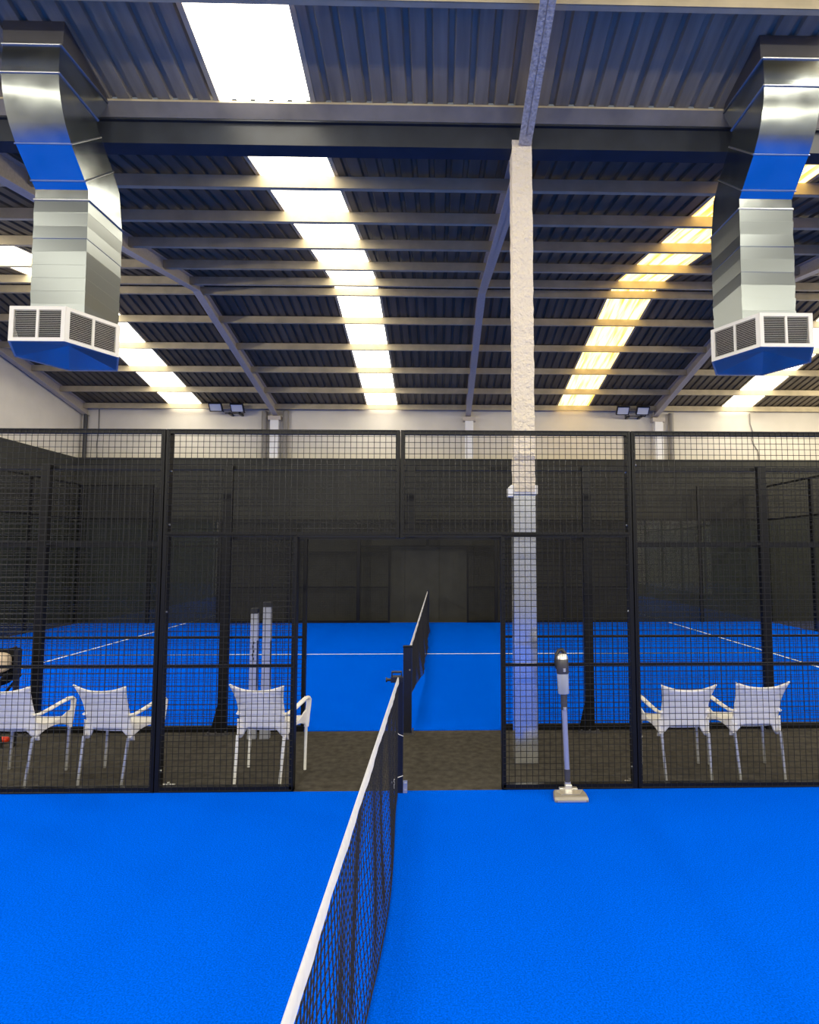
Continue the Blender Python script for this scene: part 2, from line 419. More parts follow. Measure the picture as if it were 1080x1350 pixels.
# column
c = thing('column', (.835, 5.82, 0), 'cream roughcast column with a smooth pale shiny lower casing, rising from the walkway', 'column')
rg = []
for k in range(60):
    z = 2.60 + (6.20 - 2.60) * k / 59
    j = lambda: random.uniform(-.0035, .0035)
    rg.append([(.732 + j(), 5.605 + j(), z), (.835, 5.605 + j(), z), (.934 + j(), 5.605 + j(), z), (.934 + j(), 5.81, z), (.835, 5.81, z), (.732 + j(), 5.81, z)])
MB().rings(rg).build('shaft', M['column'], c)
MB().box(.727, .947, 5.66, 5.84, 0, 2.60).build('casing', M['casing'], c, bevel=.006)
k_ = MB().box(.695, .962, 5.625, 5.86, 2.575, 2.67).build('collar', M['collar'], c, bevel=.008)
MB().box(.668, .720, 5.62, 5.70, 2.555, 2.64).build('clip', M['collar'], k_, bevel=.005)

# ------------------------------------------------------------------ air ducts and their six-sided outlets
FR = [(4.803, 6.40), (4.80, 6.14), (4.815, 6.04), (4.84, 5.94), (4.875, 5.85), (4.92, 5.765), (5.01, 5.645), (5.23, 5.445), (5.281, 5.398), (5.285, 5.30)]
BK = [(5.53, 6.455), (5.37, 6.16), (5.365, 6.125), (5.368, 6.10), (5.375, 6.08), (5.39, 6.06), (5.425, 6.03), (5.655, 5.84), (5.79, 5.69), (5.86, 5.335)]
def duct(x0, x1, label, mirror):
    xc = (x0 + x1) / 2
    t = thing('air_duct', (xc, 5.55, 4.20), label, 'duct')
    def ring(f, b, o=0): return [(x0 - o, f[0] - o, f[1]), (x1 + o, f[0] - o, f[1]), (x1 + o, b[0] + o, b[1]), (x0 - o, b[0] + o, b[1])]
    # curb through the roof
    MB().rings([[(x0 - .02, 4.81, nsheet(4.81) - .004), (x1 + .02, 4.81, nsheet(4.81) - .004), (x1 + .02, 5.44, nsheet(5.44) - .004), (x0 - .02, 5.44, nsheet(5.44) - .004)],
                [(x0 - .01, 4.82, 6.41), (x1 + .01, 4.82, 6.41), (x1 + .01, 5.50, 6.46), (x0 - .01, 5.50, 6.46)]]).build('roof_curb', M['curb'], t)
    MB().rings([ring(FR[0], BK[0]), ring((4.80, 6.20), (5.43, 6.26)), ring(FR[1], BK[1])], False).build('top_collar', M['galv'], t)
    MB().rings([ring(FR[i], BK[i]) for i in range(1, 7)], False).build('upper_elbow', M['galv'], t, smooth=25)
    MB().rings([ring(FR[i], BK[i]) for i in (6, 7)], False).build('slanted_section', M['galv'], t)
    MB().rings([ring(FR[i], BK[i]) for i in (7, 8, 9)], False).build('lower_elbow', M['galv'], t, smooth=30)
    for i in (0, 1, 6, 7, 9):
        q = MB(); R = ring(FR[i], BK[i], .006)
        for k in range(4): q.tube([R[k], R[(k + 1) % 4]], .009 if i in (0, 1, 9) else .007, 6)
        q.build('flange', M['flange'], t, smooth=60)
    # drop with beaded courses
    rgs = []; n = 9; zt, zb = 5.30, 4.178
    for k in range(n):
        tl = random.choice((-1, 1)) * random.uniform(.003, .008)
        for q, o in ((0, .004 - tl / 2), (.97, .004 + tl / 2)):
            z = zt + (zb - zt) * (k + q) / n
            u = (zt - z) / (zt - zb)
            rgs.append([(x0 - o, 5.285 + .02 * u - o, z), (x1 + o, 5.285 + .02 * u - o, z), (x1 + o, 5.86 + o, z + .035 * (1 - u)), (x0 - o, 5.86 + o, z + .035 * (1 - u))])
    MB().rings(rgs, False).build('drop', M['galvdrop'], t)
    return t
duct(-3.785, -3.295, 'galvanised air duct curving down from the roof on the left', 1)
duct(2.875, 3.385, 'galvanised air duct curving down from the roof on the right', -1)

def outlet(cx_, cy_, label, group):
    t = thing('air_outlet', (cx_, cy_, 3.86), label, 'air outlet', group)
    R = .485; z0, z1 = 3.86, 4.175
    V = [(cx_ + R * math.cos(PI / 3 * k + PI), cy_ + R * math.sin(PI / 3 * k + PI)) for k in range(6)]   # left, front-left, front-right, right, ...
    MB().rings([[(cx_ + (x - cx_) * .9, cy_ + (y - cy_) * .9, z) for x, y in V] for z in (z0 + .125, z1 - .012)]).build('plenum', M['dark'], t)
    MB().add([(*p, z1) for p in V] + [(*p, z1 - .006) for p in V], [tuple(range(6)), tuple(range(11, 5, -1))]).build('top_plate', M['galvdrop'], t)
    # folded base plate: a shallow hipped pyramid standing up inside the rim
    mb = MB(); mb.v = [(cx_ + (x - cx_) * .985, cy_ + (y - cy_) * .985, z0 + .004) for x, y in V] + [(cx_ + .02, cy_ - .01, z0 + .108)]
    mb.f = [(i, (i + 1) % 6, 6) for i in range(6)]
    mb.build('base_plate', M['galvbase'], t, fix=False)
    for i in range(6):
        A = Vector((*V[i], 0)); B = Vector((*V[(i + 1) % 6], 0)); d = (B - A).normalized(); nrm = Vector((d.y, -d.x, 0)); L = (B - A).length
        def P(u, z, o=0.): return A + d * u + nrm * o + Vector((0, 0, z))
        fm = MB()
        def rect(u0, u1, za, zb, o0=-.012, o1=.004):
            fm.add([P(u0, za, o0), P(u1, za, o0), P(u1, za, o1), P(u0, za, o1), P(u0, zb, o0), P(u1, zb, o0), P(u1, zb, o1), P(u0, zb, o1)],
                   [(0, 3, 2, 1), (4, 5, 6, 7), (0, 1, 5, 4), (1, 2, 6, 5), (2, 3, 7, 6), (3, 0, 4, 7)])
        b = .036
        rect(0, L, z1 - .032, z1); rect(0, L, z0, z0 + .032)
        rect(0, b, z0 + .032, z1 - .032); rect(L - b, L, z0 + .032, z1 - .032); rect(L / 2 - .010, L / 2 + .010, z0 + .032, z1 - .032)
        g_ = fm.build('grille_frame', M['grille'], t)
        sl = MB(); n = 15
        for k in range(n):
            z = z0 + .040 + (z1 - z0 - .08) * k / (n - 1)
            for u0, u1 in ((b, L / 2 - .010), (L / 2 + .010, L - b)):
                sl.add([P(u0, z - .004, .002), P(u1, z - .004, .002), P(u1, z + .005, -.022), P(u0, z + .005, -.022),
                        P(u0, z - .0015, .002), P(u1, z - .0015, .002), P(u1, z + .0075, -.022), P(u0, z + .0075, -.022)],
                       [(0, 3, 2, 1), (4, 5, 6, 7), (0, 1, 5, 4), (1, 2, 6, 5), (2, 3, 7, 6), (3, 0, 4, 7)])
        sl.build('louvres', M['grille'], g_)
    return t
outlet(-3.54, 5.47, 'six sided white louvred air outlet under the left duct', 'louvred air outlets under the ducts')
outlet(3.135, 5.47, 'six sided white louvred air outlet under the right duct', 'louvred air outlets under the ducts')

# ------------------------------------------------------------------ fences
PITCH = .051
def mesh_panel(parent, x0, x1, z0, z1, y, r=.0026, axis='x', step=PITCH):
    mb = MB()
    nx = max(1, round((x1 - x0) / step)); nz = max(1, round((z1 - z0) / step))
    def p(u, z): return (u, y, z) if axis == 'x' else (y, u, z)
    for i in range(nx + 1):
        u = x0 + (x1 - x0) * i / nx; mb.wire(p(u, z0), p(u, z1), r)
    for k in range(nz + 1):
        z = z0 + (z1 - z0) * k / nz; mb.wire(p(x0, z), p(x1, z), r)
    return mb.build('wire_mesh', M['wire'], parent, fix=False)
def frame(parent, x0, x1, z0, z1, y0, y1, w=.036, top=.04, bot=.05, rails=(), mesh=True, meshy=None, bolts=True):
    """one framed bay: two uprights, rails and the welded mesh on its face"""
    for a in (x0, x1 - w): MB().box(a, a + w, y0, y1, z0, z1).build('frame_upright', M['fence'], parent, bevel=.003)
    MB().box(x0 + w, x1 - w, y0, y0 + .045, z1 - top, z1).build('rail', M['fence'], parent)
    MB().box(x0 + w, x1 - w, y0, y0 + .045, z0, z0 + bot).build('rail', M['fence'], parent)
    for z in rails: MB().box(x0 + w, x1 - w, y0 + .004, y0 + .03, z - .012, z + .012).build('rail', M['fence'], parent)
    if mesh: mesh_panel(parent, x0 + w * .6, x1 - w * .6, z0 + .02, z1 - .01, y0 - .003 if meshy is None else meshy)
    if bolts:
        for a in (x0 + w + .003, x1 - w - .003):
            for z in (z0 + (z1 - z0) * .14, z1 - .30):
                MB().tube([(a - .006, y0 + .03, z), (a + .006, y0 + .03, z)], .009, 8).build('bolt', M['bolt'], parent)
HT = 3.085
W = 2.04
# near court fence
fe = thing('court_fence', (NETX, F1, 0), 'black wire mesh fence along the near court with a wide doorway at the net', 'fence')
xs = [NETX + W * k for k in (-3, -2, -1)]
for a in xs[:-1]: frame(fe, a + .004, a + W - .004, 0, HT, F1, F1 + .085, rails=(1.045, 2.085))
for a in [NETX + W * k for k in (1, 2)]: frame(fe, a + .004, a + W - .004, 0, HT, F1, F1 + .085, rails=(1.045, 2.085))
LZ = 2.165
DL, DR = -1.245, .552                # doorway jambs
for sgn in (-1, 1):
    a, b = (NETX - W + .004, NETX - .004) if sgn < 0 else (NETX + .004, NETX + W - .004)
    j = DL if sgn < 0 else DR
    # upper half bay over the doorway
    w = .036
    for p in (a, b - w):
        low = 0 if (p == a) == (sgn < 0) else LZ - .03
        MB().box(p, p + w, F1, F1 + .085, low, HT).build('frame_upright', M['fence'], fe, bevel=.003)
    MB().box(a + w, b - w, F1, F1 + .045, HT - .04, HT).build('rail', M['fence'], fe)
    MB().box(a + w, b - w, F1, F1 + .055, LZ - .02, LZ + .022).build('lintel', M['fence'], fe)
    mesh_panel(fe, a + .02, b - .02, LZ, HT - .01, F1 - .003)
    # lower leaf beside the doorway
    x0, x1 = (a + w, j + .018) if sgn < 0 else (j - .018, b - w)
    jx = (x1 - .036, x1) if sgn < 0 else (x0, x0 + .036)
    MB().box(jx[0], jx[1], F1, F1 + .085, 0, LZ - .02).build('frame_upright', M['fence'], fe, bevel=.003)
    MB().box(x0, x1, F1, F1 + .045, 0, .05).build('rail', M['fence'], fe)
    MB().box(x0, x1, F1 + .004, F1 + .03, 1.033, 1.057).build('rail', M['fence'], fe)
    mesh_panel(fe, x0 + .01, x1 - .01, .02, LZ - .01, F1 - .003)
    for z in (.18, 1.5, 2.25, 2.72):
        xx = (a + w + .003) if sgn < 0 else (b - w - .003)
        MB().tube([(xx - .007, F1 + .03, z), (xx + .007, F1 + .03, z)], .009, 8).build('bolt', M['bolt'], fe)
# anchor plates on the walkway side of the two posts at the doorway bays
for xx in (NETX - W, NETX + W):
    q = MB().box(xx - .06, xx + .10, F1 + .09, F1 + .19, 0, .010)
    for dx in (-.03, .06): q.tube([(xx + dx, F1 + .14, .01), (xx + dx, F1 + .14, .04)], .011, 8)
    q.build('anchor_plate', M['bolt'], fe)

# far court fence, near side: thick posts, mesh behind them
ff = thing('court_fence', (NETX, F2, 0), 'black wire mesh fence of the far court on the far side of the walkway', 'fence')
W2 = 2.075; X0 = -.36
zb = .008
def heavy_post(par, x, y0, z0, z1, gusset=True):
    p = MB().box(x - .05, x + .05, y0, y0 + .06, z0, z1).build('post', M['fence'], par, bevel=.003)
    if gusset:
        q = MB()
        q.add([(x - .055, y0 + .02, z0 + .008), (x - .13, y0 + .02, z0 + .008), (x - .05, y0 + .02, z0 + .33), (x - .055, y0 + .03, z0 + .008), (x - .13, y0 + .03, z0 + .008), (x - .05, y0 + .03, z0 + .33)],
              [(0, 1, 2), (5, 4, 3), (0, 3, 4, 1), (1, 4, 5, 2), (2, 5, 3, 0)])
        q.build('gusset', M['fence'], p)
        q = MB().box(x - .15, x + .10, y0 - .10, y0 - .005, -.001, .006)
        for dx, dy in ((-.12, -.07), (-.03, -.075), (.07, -.06)): q.tube([(x + dx, y0 + dy, .006), (x + dx, y0 + dy, .035)], .011, 8)
        q.build('base_plate', M['curb'], p)
    return p
posts = [X0 + W2 * k for k in (-3, -2, -1, 1, 2, 3)]
for x in posts: heavy_post(ff, x, F2 - .01, 0, HT - .06)
heavy_post(ff, X0 + .03, F2 - .01, 2.20, HT - .06, False)
HF = HT - .07
OL, OR = -1.525, .715
def plain_bay(par, a, b, y, z0, z1, rails=(1.045, 2.085)):
    MB().box(a, b, y + .06, y + .10, z1 - .04, z1).build('rail', M['fence'], par)
    MB().box(a, b, y + .04, y + .10, z0 - .008, z0 + .05).build('rail', M['fence'], par)
    for z in rails: MB().box(a, b, y + .064, y + .09, z - .013, z + .013).build('rail', M['fence'], par)
    mesh_panel(par, a, b, z0 + .02, z1 - .01, y + .105)
for a, b in ((posts[0], posts[1]), (posts[1], posts[2]), (posts[3], posts[4]), (posts[4], posts[5])): plain_bay(ff, a, b, F2 - .01, zb, HF)
for sgn in (-1, 1):
    a, b = (posts[2], X0 + .03) if sgn < 0 else (X0 + .03, posts[3])
    y = F2 - .01
    MB().box(a, b, y + .06, y + .10, HF - .04, HF).build('rail', M['fence'], ff)
    MB().box(a, b, y + .06, y + .10, 2.165, 2.205).build('lintel', M['fence'], ff)
    mesh_panel(ff, a, b, 2.19, HF - .01, y + .105)
    x0, x1 = (a, OL) if sgn < 0 else (OR, b)
    jx = (OL - .036, OL) if sgn < 0 else (OR, OR + .036)
    MB().box(jx[0], jx[1], y + .05, y + .11, zb, 2.165).build('frame_upright', M['fence'], ff)
    MB().box(x0, x1, y + .04, y + .10, zb - .008, zb + .05).build('rail', M['fence'], ff)
    MB().box(x0, x1, y + .064, y + .09, 1.032, 1.058).build('rail', M['fence'], ff)
    mesh_panel(ff, x0, x1, zb + .02, 2.16, y + .105)

# far court fence, far side, with the glass corner bays
fo = thing('court_fence', (NETX, F3, 0), 'dark fence at the back of the far court with doorway and glass corner bays', 'fence')
y = F3
fx = [LX, LX + 2.0, LX + 4.0] + [NETX + 2.0 * k for k in (-2, -1, 0, 1, 2)] + [RX - 4.0, RX - 2.0, RX]
for i, x in enumerate(fx):
    if i in (0, 10): continue
    tall = i in (1, 9)
    if i == 5: MB().box(x - .04, x + .04, y, y + .05, 2.22, 3.0).build('post', M['fence'], fo); continue
    MB().box(x - .05, x + .05, y, y + .06, zb, 4.0 if tall else 3.0).build('post', M['fence'], fo)
def far_bay(a, b, z0, z1, rails, msh=True):
    MB().box(a, b, y + .005, y + .045, z1 - .05, z1).build('rail', M['fence'], fo)
    if z0 < .1: MB().box(a, b, y + .005, y + .045, z0, z0 + .06).build('rail', M['fence'], fo)
    for z in rails: MB().box(a, b, y + .008, y + .04, z - .015, z + .015).build('rail', M['fence'], fo)
    if msh: mesh_panel(fo, a, b, z0 + .02, z1 - .02, y - .003)
for i in (2, 3): far_bay(fx[i] + .05, fx[i + 1] - .05, zb, 3.0, (1.03, 2.04))
for i in (6, 7): far_bay(fx[i] + .05, fx[i + 1] - .05, zb, 3.0, (1.03, 2.04))
BL, BR = -1.43, .80
for sgn in (-1, 1):
    a, b = (fx[4] + .05, fx[5] - .04) if sgn < 0 else (fx[5] + .04, fx[6] - .05)
    far_bay(a, b, 2.2, 3.0, ())
    MB().box(a, b, y + .005, y + .045, 2.20, 2.24).build('lintel', M['fence'], fo)
    x0, x1 = (a, BL) if sgn < 0 else (BR, b)
    jx = (BL - .05, BL) if sgn < 0 else (BR, BR + .05)
    MB().box(jx[0], jx[1], y, y + .05, zb, 2.2).build('frame_upright', M['fence'], fo)
    for z in (1.03, 2.04): MB().box(x0, x1, y + .008, y + .04, z - .015, z + .015).build('rail', M['fence'], fo)
    MB().box(x0, x1, y + .005, y + .045, zb, zb + .06).build('rail', M['fence'], fo)
    mesh_panel(fo, x0, x1, zb + .02, 2.2, y - .003)
for i in (0, 1, 8, 9):
    a, b = fx[i] + .055, fx[i + 1] - .055
    MB().box(a, b, y - .006, y + .006, zb + .01, 2.97).build('glass_pane', M['glass'], fo)
    MB().box(a, b, y + .01, y + .045, 2.97, 3.02).build('rail', M['fence'], fo)
    if i in (0, 9):
        MB().box(a, b, y + .005, y + .045, 3.95, 4.0).build('rail', M['fence'], fo)
        mesh_panel(fo, a, b, 3.02, 3.97, y - .003)
# glass end walls of the far court
for nm, X, lab in (('glass_end_wall', LX, 'glass and mesh end wall of the far court at the left'), ('glass_end_wall', RX, 'glass and mesh end wall of the far court at the right')):
    t = thing(nm, (X, 11.8, 0), lab, 'glass wall', 'end walls of the far court')
    ny = 5; st = (F3 - F2) / ny; sg = 1 if X > 0 else -1
    for k in range(ny + 1):
        yy = F2 + st * k
        MB().box(X + (.0 if sg > 0 else -.06), X + (.06 if sg > 0 else 0), yy - .05, yy + .05, zb, 4.0).build('post', M['fence'], t)
        if k < ny:
            MB().box(X - .006, X + .006, yy + .055, yy + st - .055, zb + .01, 2.97).build('glass_pane', M['glass'], t)
            MB().box(X - .02, X + .02, yy + .05, yy + st - .05, 2.97, 3.02).build('rail', M['fence'], t)
            MB().box(X - .02, X + .02, yy + .05, yy + st - .05, 3.95, 4.0).build('rail', M['fence'], t)
            mesh_panel(t, yy + .05, yy + st - .05, 3.02, 3.97, X, axis='y', step=.10)

# ------------------------------------------------------------------ nets
def net(name, label, y0, y1, surf, ztop, cell=.045, r=.0022, group=None, posts=()):
    t = thing(name, (NETX, (y0 + y1) / 2, 0), label, 'net', group)
    ny = round((y1 - y0) / cell); nz = 20
    P = [[Vector(surf(y0 + (y1 - y0) * i / ny + (.5 * cell if k % 2 else 0) * 0, k / nz)) for k in range(nz + 1)] for i in range(ny + 1)]
    mb = MB()
    # knotted netting of stretched hexagons: cords join alternate neighbours
    for i in range(ny + 1):
        for k in range(nz): mb.wire(P[i][k], P[i][k + 1], r)
    for i in range(ny):
        for k in range(1, nz + 1): mb.wire(P[i][k], P[i + 1][k], r)
    mb.build('netting', M['net'], t, fix=False)
    n = 160
    bd = MB(); ring = []
    for i in range(n + 1):
        yy = y0 + (y1 - y0) * i / n
        x, _, z = surf(yy, 0); wv = .002 * math.sin(yy * 9) + .001 * math.sin(yy * 31 + 1)
        h = .052 + .003 * math.sin(yy * 5.)
        ring.append([(x - .008, yy, z - .012), (x, yy, z + .004), (x + .008, yy, z - .012), (x + .007 + wv, yy, z - h), (x - .007 + wv, yy, z - h)])
    bd.rings(ring).build('band', M['band'], t, smooth=50)
    bc = MB().tube([surf(y0 + (y1 - y0) * i / 90, 1) for i in range(91)], .004, 6); bc.build('bottom_cord', M['net'], t)
    return t
def surf1(y, t):
    z = .965 * (1 - t) + .014 * t
    f = max(0., min(1., (5.0 - y) / .8)); f = f * f * (3 - 2 * f)
    hem = .040 + .022 * math.sin((y - 2.95) * 2.4 + .5)
    belly = 4 * t * (1 - t) * (.35 + .65 * t)
    x = NETX + f * (hem * t ** 1.6 + .016 * belly * math.sin(y * 6.1 + 2.6 * t + .5) + .009 * belly * math.sin(y * 13 + 4 * t))
    return (x, y, z)
net('tennis_net', 'near court net with white band running from the bottom edge to the doorway', -2.6, 4.96, surf1, .965, group=None)
def surf2(y, t):
    zb_ = .34 * max(0, 1 - (y - 6.8) / 3.6) + .02
    z = .93 * (1 - t) + zb_ * t
    f = max(0., min(1., (y - 6.9) / 2.5)) * max(0, min(1., (16.8 - y) / 1.5))
    x = NETX + .005 + f * (.085 * t ** 1.6 + .016 * t * math.sin(y * 2.1 + 1) + .006 * t * math.sin(y * 7.7))
    return (x, y, z)
net('tennis_net', 'far court net stretching away behind the thick navy post', 6.80, 16.7, surf2, .93, cell=.05, r=.0022)
# posts
p = thing('net_post', (NETX + .015, 5.03, 0), 'slim navy net post of the near court with a winch on top', 'post')
MB().box(-.352, -.303, 5.0, 5.045, 0, .955).build('shaft', M['post'], p, bevel=.004)
w_ = MB().box(-.408, -.312, 4.985, 5.05, .915, .965).box(-.405, -.315, 5.0, 5.04, .99, 1.004).box(-.405, -.396, 5.0, 5.04, .965, .99).box(-.324, -.315, 5.0, 5.04, .965, .99).build('winch', M['post'], p, bevel=.003)
MB().tube([(-.408, 5.01, .935), (-.445, 5.01, .935)], .012, 10).tube([(-.45, 5.01, .935), (-.44, 5.01, .935)], .02, 10).build('crank_stub', M['black'], w_, smooth=40)
MB().box(-.299, -.265, 5.0, 5.006, .008, .11).tube([(-.281, 4.99, .03), (-.281, 5.0, .03)], .009, 8).tube([(-.281, 4.99, .085), (-.281, 5.0, .085)], .009, 8).build('fixing_plate', M['alu'], p)
MB().box(-.392, -.368, 4.965, 4.985, .05, .13).build('fixing_plate', M['collar'], p)
MB().tube([(-.372, 4.975, .12), (-.345, 4.97, .145), (-.30, 4.985, .155)], .003, 6).build('lashing', M['band'], p)
MB().tube([(-.365, 4.97, .52), (-.335, 4.985, .49), (-.30, 4.99, .475)], .003, 6).build('lashing', M['band'], p)
p = thing('net_post', (-.354, 6.74, 0), 'thick navy net post of the far court with net fixed behind', 'post')
MB().box(-.404, -.308, 6.625, 6.69, .0, .955).build('shaft', M['post'], p, bevel=.004)
MB().box(-.408, -.304, 6.622, 6.693, .945, .962).build('cap', M['fence'], p)
MB().tube([(-.330, 6.618, .70), (-.330, 6.626, .70)], .009, 8).build('bolt', M['pipe'], p)
MB().box(-.40, -.27, 6.58, 6.70, -.001, .008).box(-.300, -.285, 6.60, 6.64, .008, .06).build('base_plate', M['curb'], p)
p = thing('net_post', (-.33, 16.8, 0), 'net post at the distant end of the far court net', 'post')
MB().box(-.37, -.29, 16.74, 16.82, .008, .96).build('shaft', M['post'], p)

# ------------------------------------------------------------------ armchairs
def make_chair():
    """local frame: origin on the floor between the rear feet, facing +Y"""
    t = bpy.data.objects.new('plastic_armchair', None); COL.objects.link(t); OFF[t.name] = Vector((0, 0, 0)); t.empty_display_size = .1
    def bk(u, v):                       # u across, v from the lower edge up
        s_ = 2 * u - 1; a = abs(s_)
        ztop = .818 + .046 * a ** 2.4; zl = .462 if a < .62 else .462 - .098 * min(1, (a - .62) / .24) ** .9
        z = zl + (ztop - zl) * v
        w = .212 + .022 * max(0, (.52 - z) / .15) + .036 * max(0, (z - .68) / .18) ** 1.6
        y = .085 - .13 * max(0, (z - .40)) / .42 - .028 * (max(0, z - .64) / .2) ** 1.6 + .045 * a ** 2.2 * (1 if z > .5 else .6)
        return (s_ * w, y, z)
    MB().grid(bk, 28, 16).build('backrest', M['plastic'], t, smooth=60, solid=.014)
    def st(u, v):
        s_ = 2 * u - 1
        w = .205 + .045 * v
        z = .455 + .018 * v + .012 * abs(s_) ** 3 - .012 * math.sin(PI * v) - (.035 * ((v - .9) / .1) ** 2 if v > .9 else 0)
        return (s_ * w, .075 + .40 * v, z)
    MB().grid(st, 14, 14).build('seat', M['plastic'], t, smooth=60, solid=.016)
    for sx in (-1, 1):
        pts = [(sx * .205, .045, .592), (sx * .228, .11, .588), (sx * .252, .20, .612), (sx * .272, .30, .640), (sx * .284, .38, .658), (sx * .288, .425, .655), (sx * .289, .447, .632),
               (sx * .285, .452, .58), (sx * .278, .445, .50), (sx * .274, .435, .43), (sx * .274, .43, .385)]
        rr = [.020, .022, .024, .025, .026, .026, .026, .024, .024, .026, .022]
        MB().tube(pts, rr, 10, squash=(1.0, .62)).build('armrest', M['plastic'], t, smooth=70)
        def sd(u, v):
            y_ = .07 + .375 * u
            x_ = sx * (.222 + .052 * u)
            ztop = .560 - .10 * math.sin(PI * min(1, u * 1.15)) ** .8 * .62 + .0 * u; zl = .375 + .075 * math.sin(PI * u) ** .7
            return (x_, y_, zl + (ztop - .02 - zl) * v)
        MB().grid(sd, 12, 6).build('side_panel', M['plastic'], t, smooth=60, solid=.010)
    for nm, a, b in (('leg', (-.214, .058, .40), (-.205, .0, 0)), ('leg', (.214, .058, .40), (.205, .0, 0)),
                     ('leg', (-.272, .43, .40), (-.275, .41, 0)), ('leg', (.272, .43, .40), (.275, .41, 0))):
        MB().tube([a, b], [.0145, .0125], 10).build(nm, M['alu'], t, smooth=50)
    return t
CH = [(-3.755, 5.215, -4, 'white plastic armchair cut by the left edge of the photo'),
      (-2.925, 5.215, -9, 'white plastic armchair behind the mesh just left of the left fence post'),
      (-1.575, 5.205, -8, 'white plastic armchair with white legs standing left of the doorway'),
      (2.212, 5.24, 1, 'left one of the two white armchairs right of the vacuum cleaner'),
      (2.866, 5.225, 3, 'rightmost white plastic armchair, on the walkway at the right')]
proto = make_chair()
for i, (x, y_, rz, lab) in enumerate(CH):
    o = proto if i == 0 else copy_tree(proto)
    o.location = (x, y_, 0); o.rotation_euler = (0, 0, math.radians(rz))
    tag(o, lab, 'chair', 'white armchairs on the walkway')
    if i == 3: o.scale = (1, 1, .972)
    if i == 2:
        for chd in o.children:
            if chd.name.startswith('leg'):
                chd.data = chd.data.copy(); chd.data.materials[0] = M['wleg']

# ------------------------------------------------------------------ vacuum cleaner leaning on the fence
v = thing('vacuum_cleaner', (1.066, 4.92, .008), 'cordless stick vacuum cleaner leaning upright against the mesh fence right of the doorway', 'vacuum cleaner')
a = Vector((1.067, 4.935, .075)); b = Vector((1.052, 4.975, .775)); dd = (b - a)
def al(k): return a + dd * k
MB().tube([al(0), al(.10)], [.020, .024], 12).tube([al(.10), al(.20)], [.024, .026], 12).build('lower_joint', M['vac_dark'], v, smooth=40)
MB().tube([al(.03), al(.055)], .027, 12).build('joint_ring', M['vac_silver'], v, smooth=40)
MB().tube([al(.20), al(.88)], .0225, 14).build('tube', M['vac_tube'], v, smooth=40)
MB().tube([al(.88), al(1.06)], [.027, .027], 12).build('upper_joint', M['vac_dark'], v, smooth=40)
MB().tube([al(.885) + Vector((0, -.026, 0)), al(.915) + Vector((0, -.026, 0))], .015, 10).build('release_button', M['vac_silver'], v, smooth=40)
MB().tube([al(1.06), al(1.07), al(1.29), al(1.30)], [.038, .046, .049, .047], 18).build('dust_bin', M['bin'], v, smooth=50)
MB().tube([al(1.08), al(1.28)], .020, 12).build('filter', M['vac_dark'], v, smooth=40)
MB().tube([al(1.30), al(1.31), al(1.47), al(1.49)], [.050, .053, .053, .046], 18).build('motor_body', M['vac_dark'], v, smooth=50)
MB().tube([al(1.335) + Vector((.006, -.05, 0)), al(1.375) + Vector((.006, -.05, 0))], .012, 10).build('button', M['vac_silver'], v, smooth=40)
MB().tube([al(1.47), al(1.50), al(1.535)], [.052, .050, .034], 18).build('top_cover', M['vac_silver'], v, smooth=50)
MB().tube([al(1.36) + Vector((-.040, .0, 0)), al(1.44) + Vector((-.052, .0, 0)), al(1.52) + Vector((-.045, 0, 0)), al(1.575) + Vector((-.025, 0, 0)), al(1.58) + Vector((.005, 0, 0)), al(1.53) + Vector((.026, .0, 0))], .017, 10).build('handle', M['black'], v, smooth=50)
hd = MB()
hx = 1.067
hd.rings([[(hx - wd, yy, .009), (hx + wd, yy, .009), (hx + wd, yy, zt * .75), (hx + wd * .92, yy, zt), (hx - wd * .92, yy, zt), (hx - wd, yy, zt * .75)] for yy, wd, zt in ((4.785, .134, .030), (4.80, .138, .048), (4.86, .136, .058), (4.915, .126, .060), (4.93, .118, .052))])
h_ = hd.build('floor_head', M['vac_head'], v, bevel=.004)
MB().box(hx - .115, hx + .115, 4.780, 4.786, .012, .024).build('front_strip', M['vac_silver'], h_)
MB().box(hx - .075, hx + .075, 4.905, 4.945, .055, .072).box(hx - .028, hx + .028, 4.90, 4.95, .06, .10).build('swivel', M['vac_silver'], h_, bevel=.004)
MB().rings([[(hx - wd, yy, zz), (hx + wd, yy, zz), (hx + wd, yy, zz + .003), (hx - wd, yy, zz + .003)] for yy, wd, zz in ((4.825, .075, .0545), (4.90, .115, .0615))]).build('head_panel', M['vac_silver'], h_)

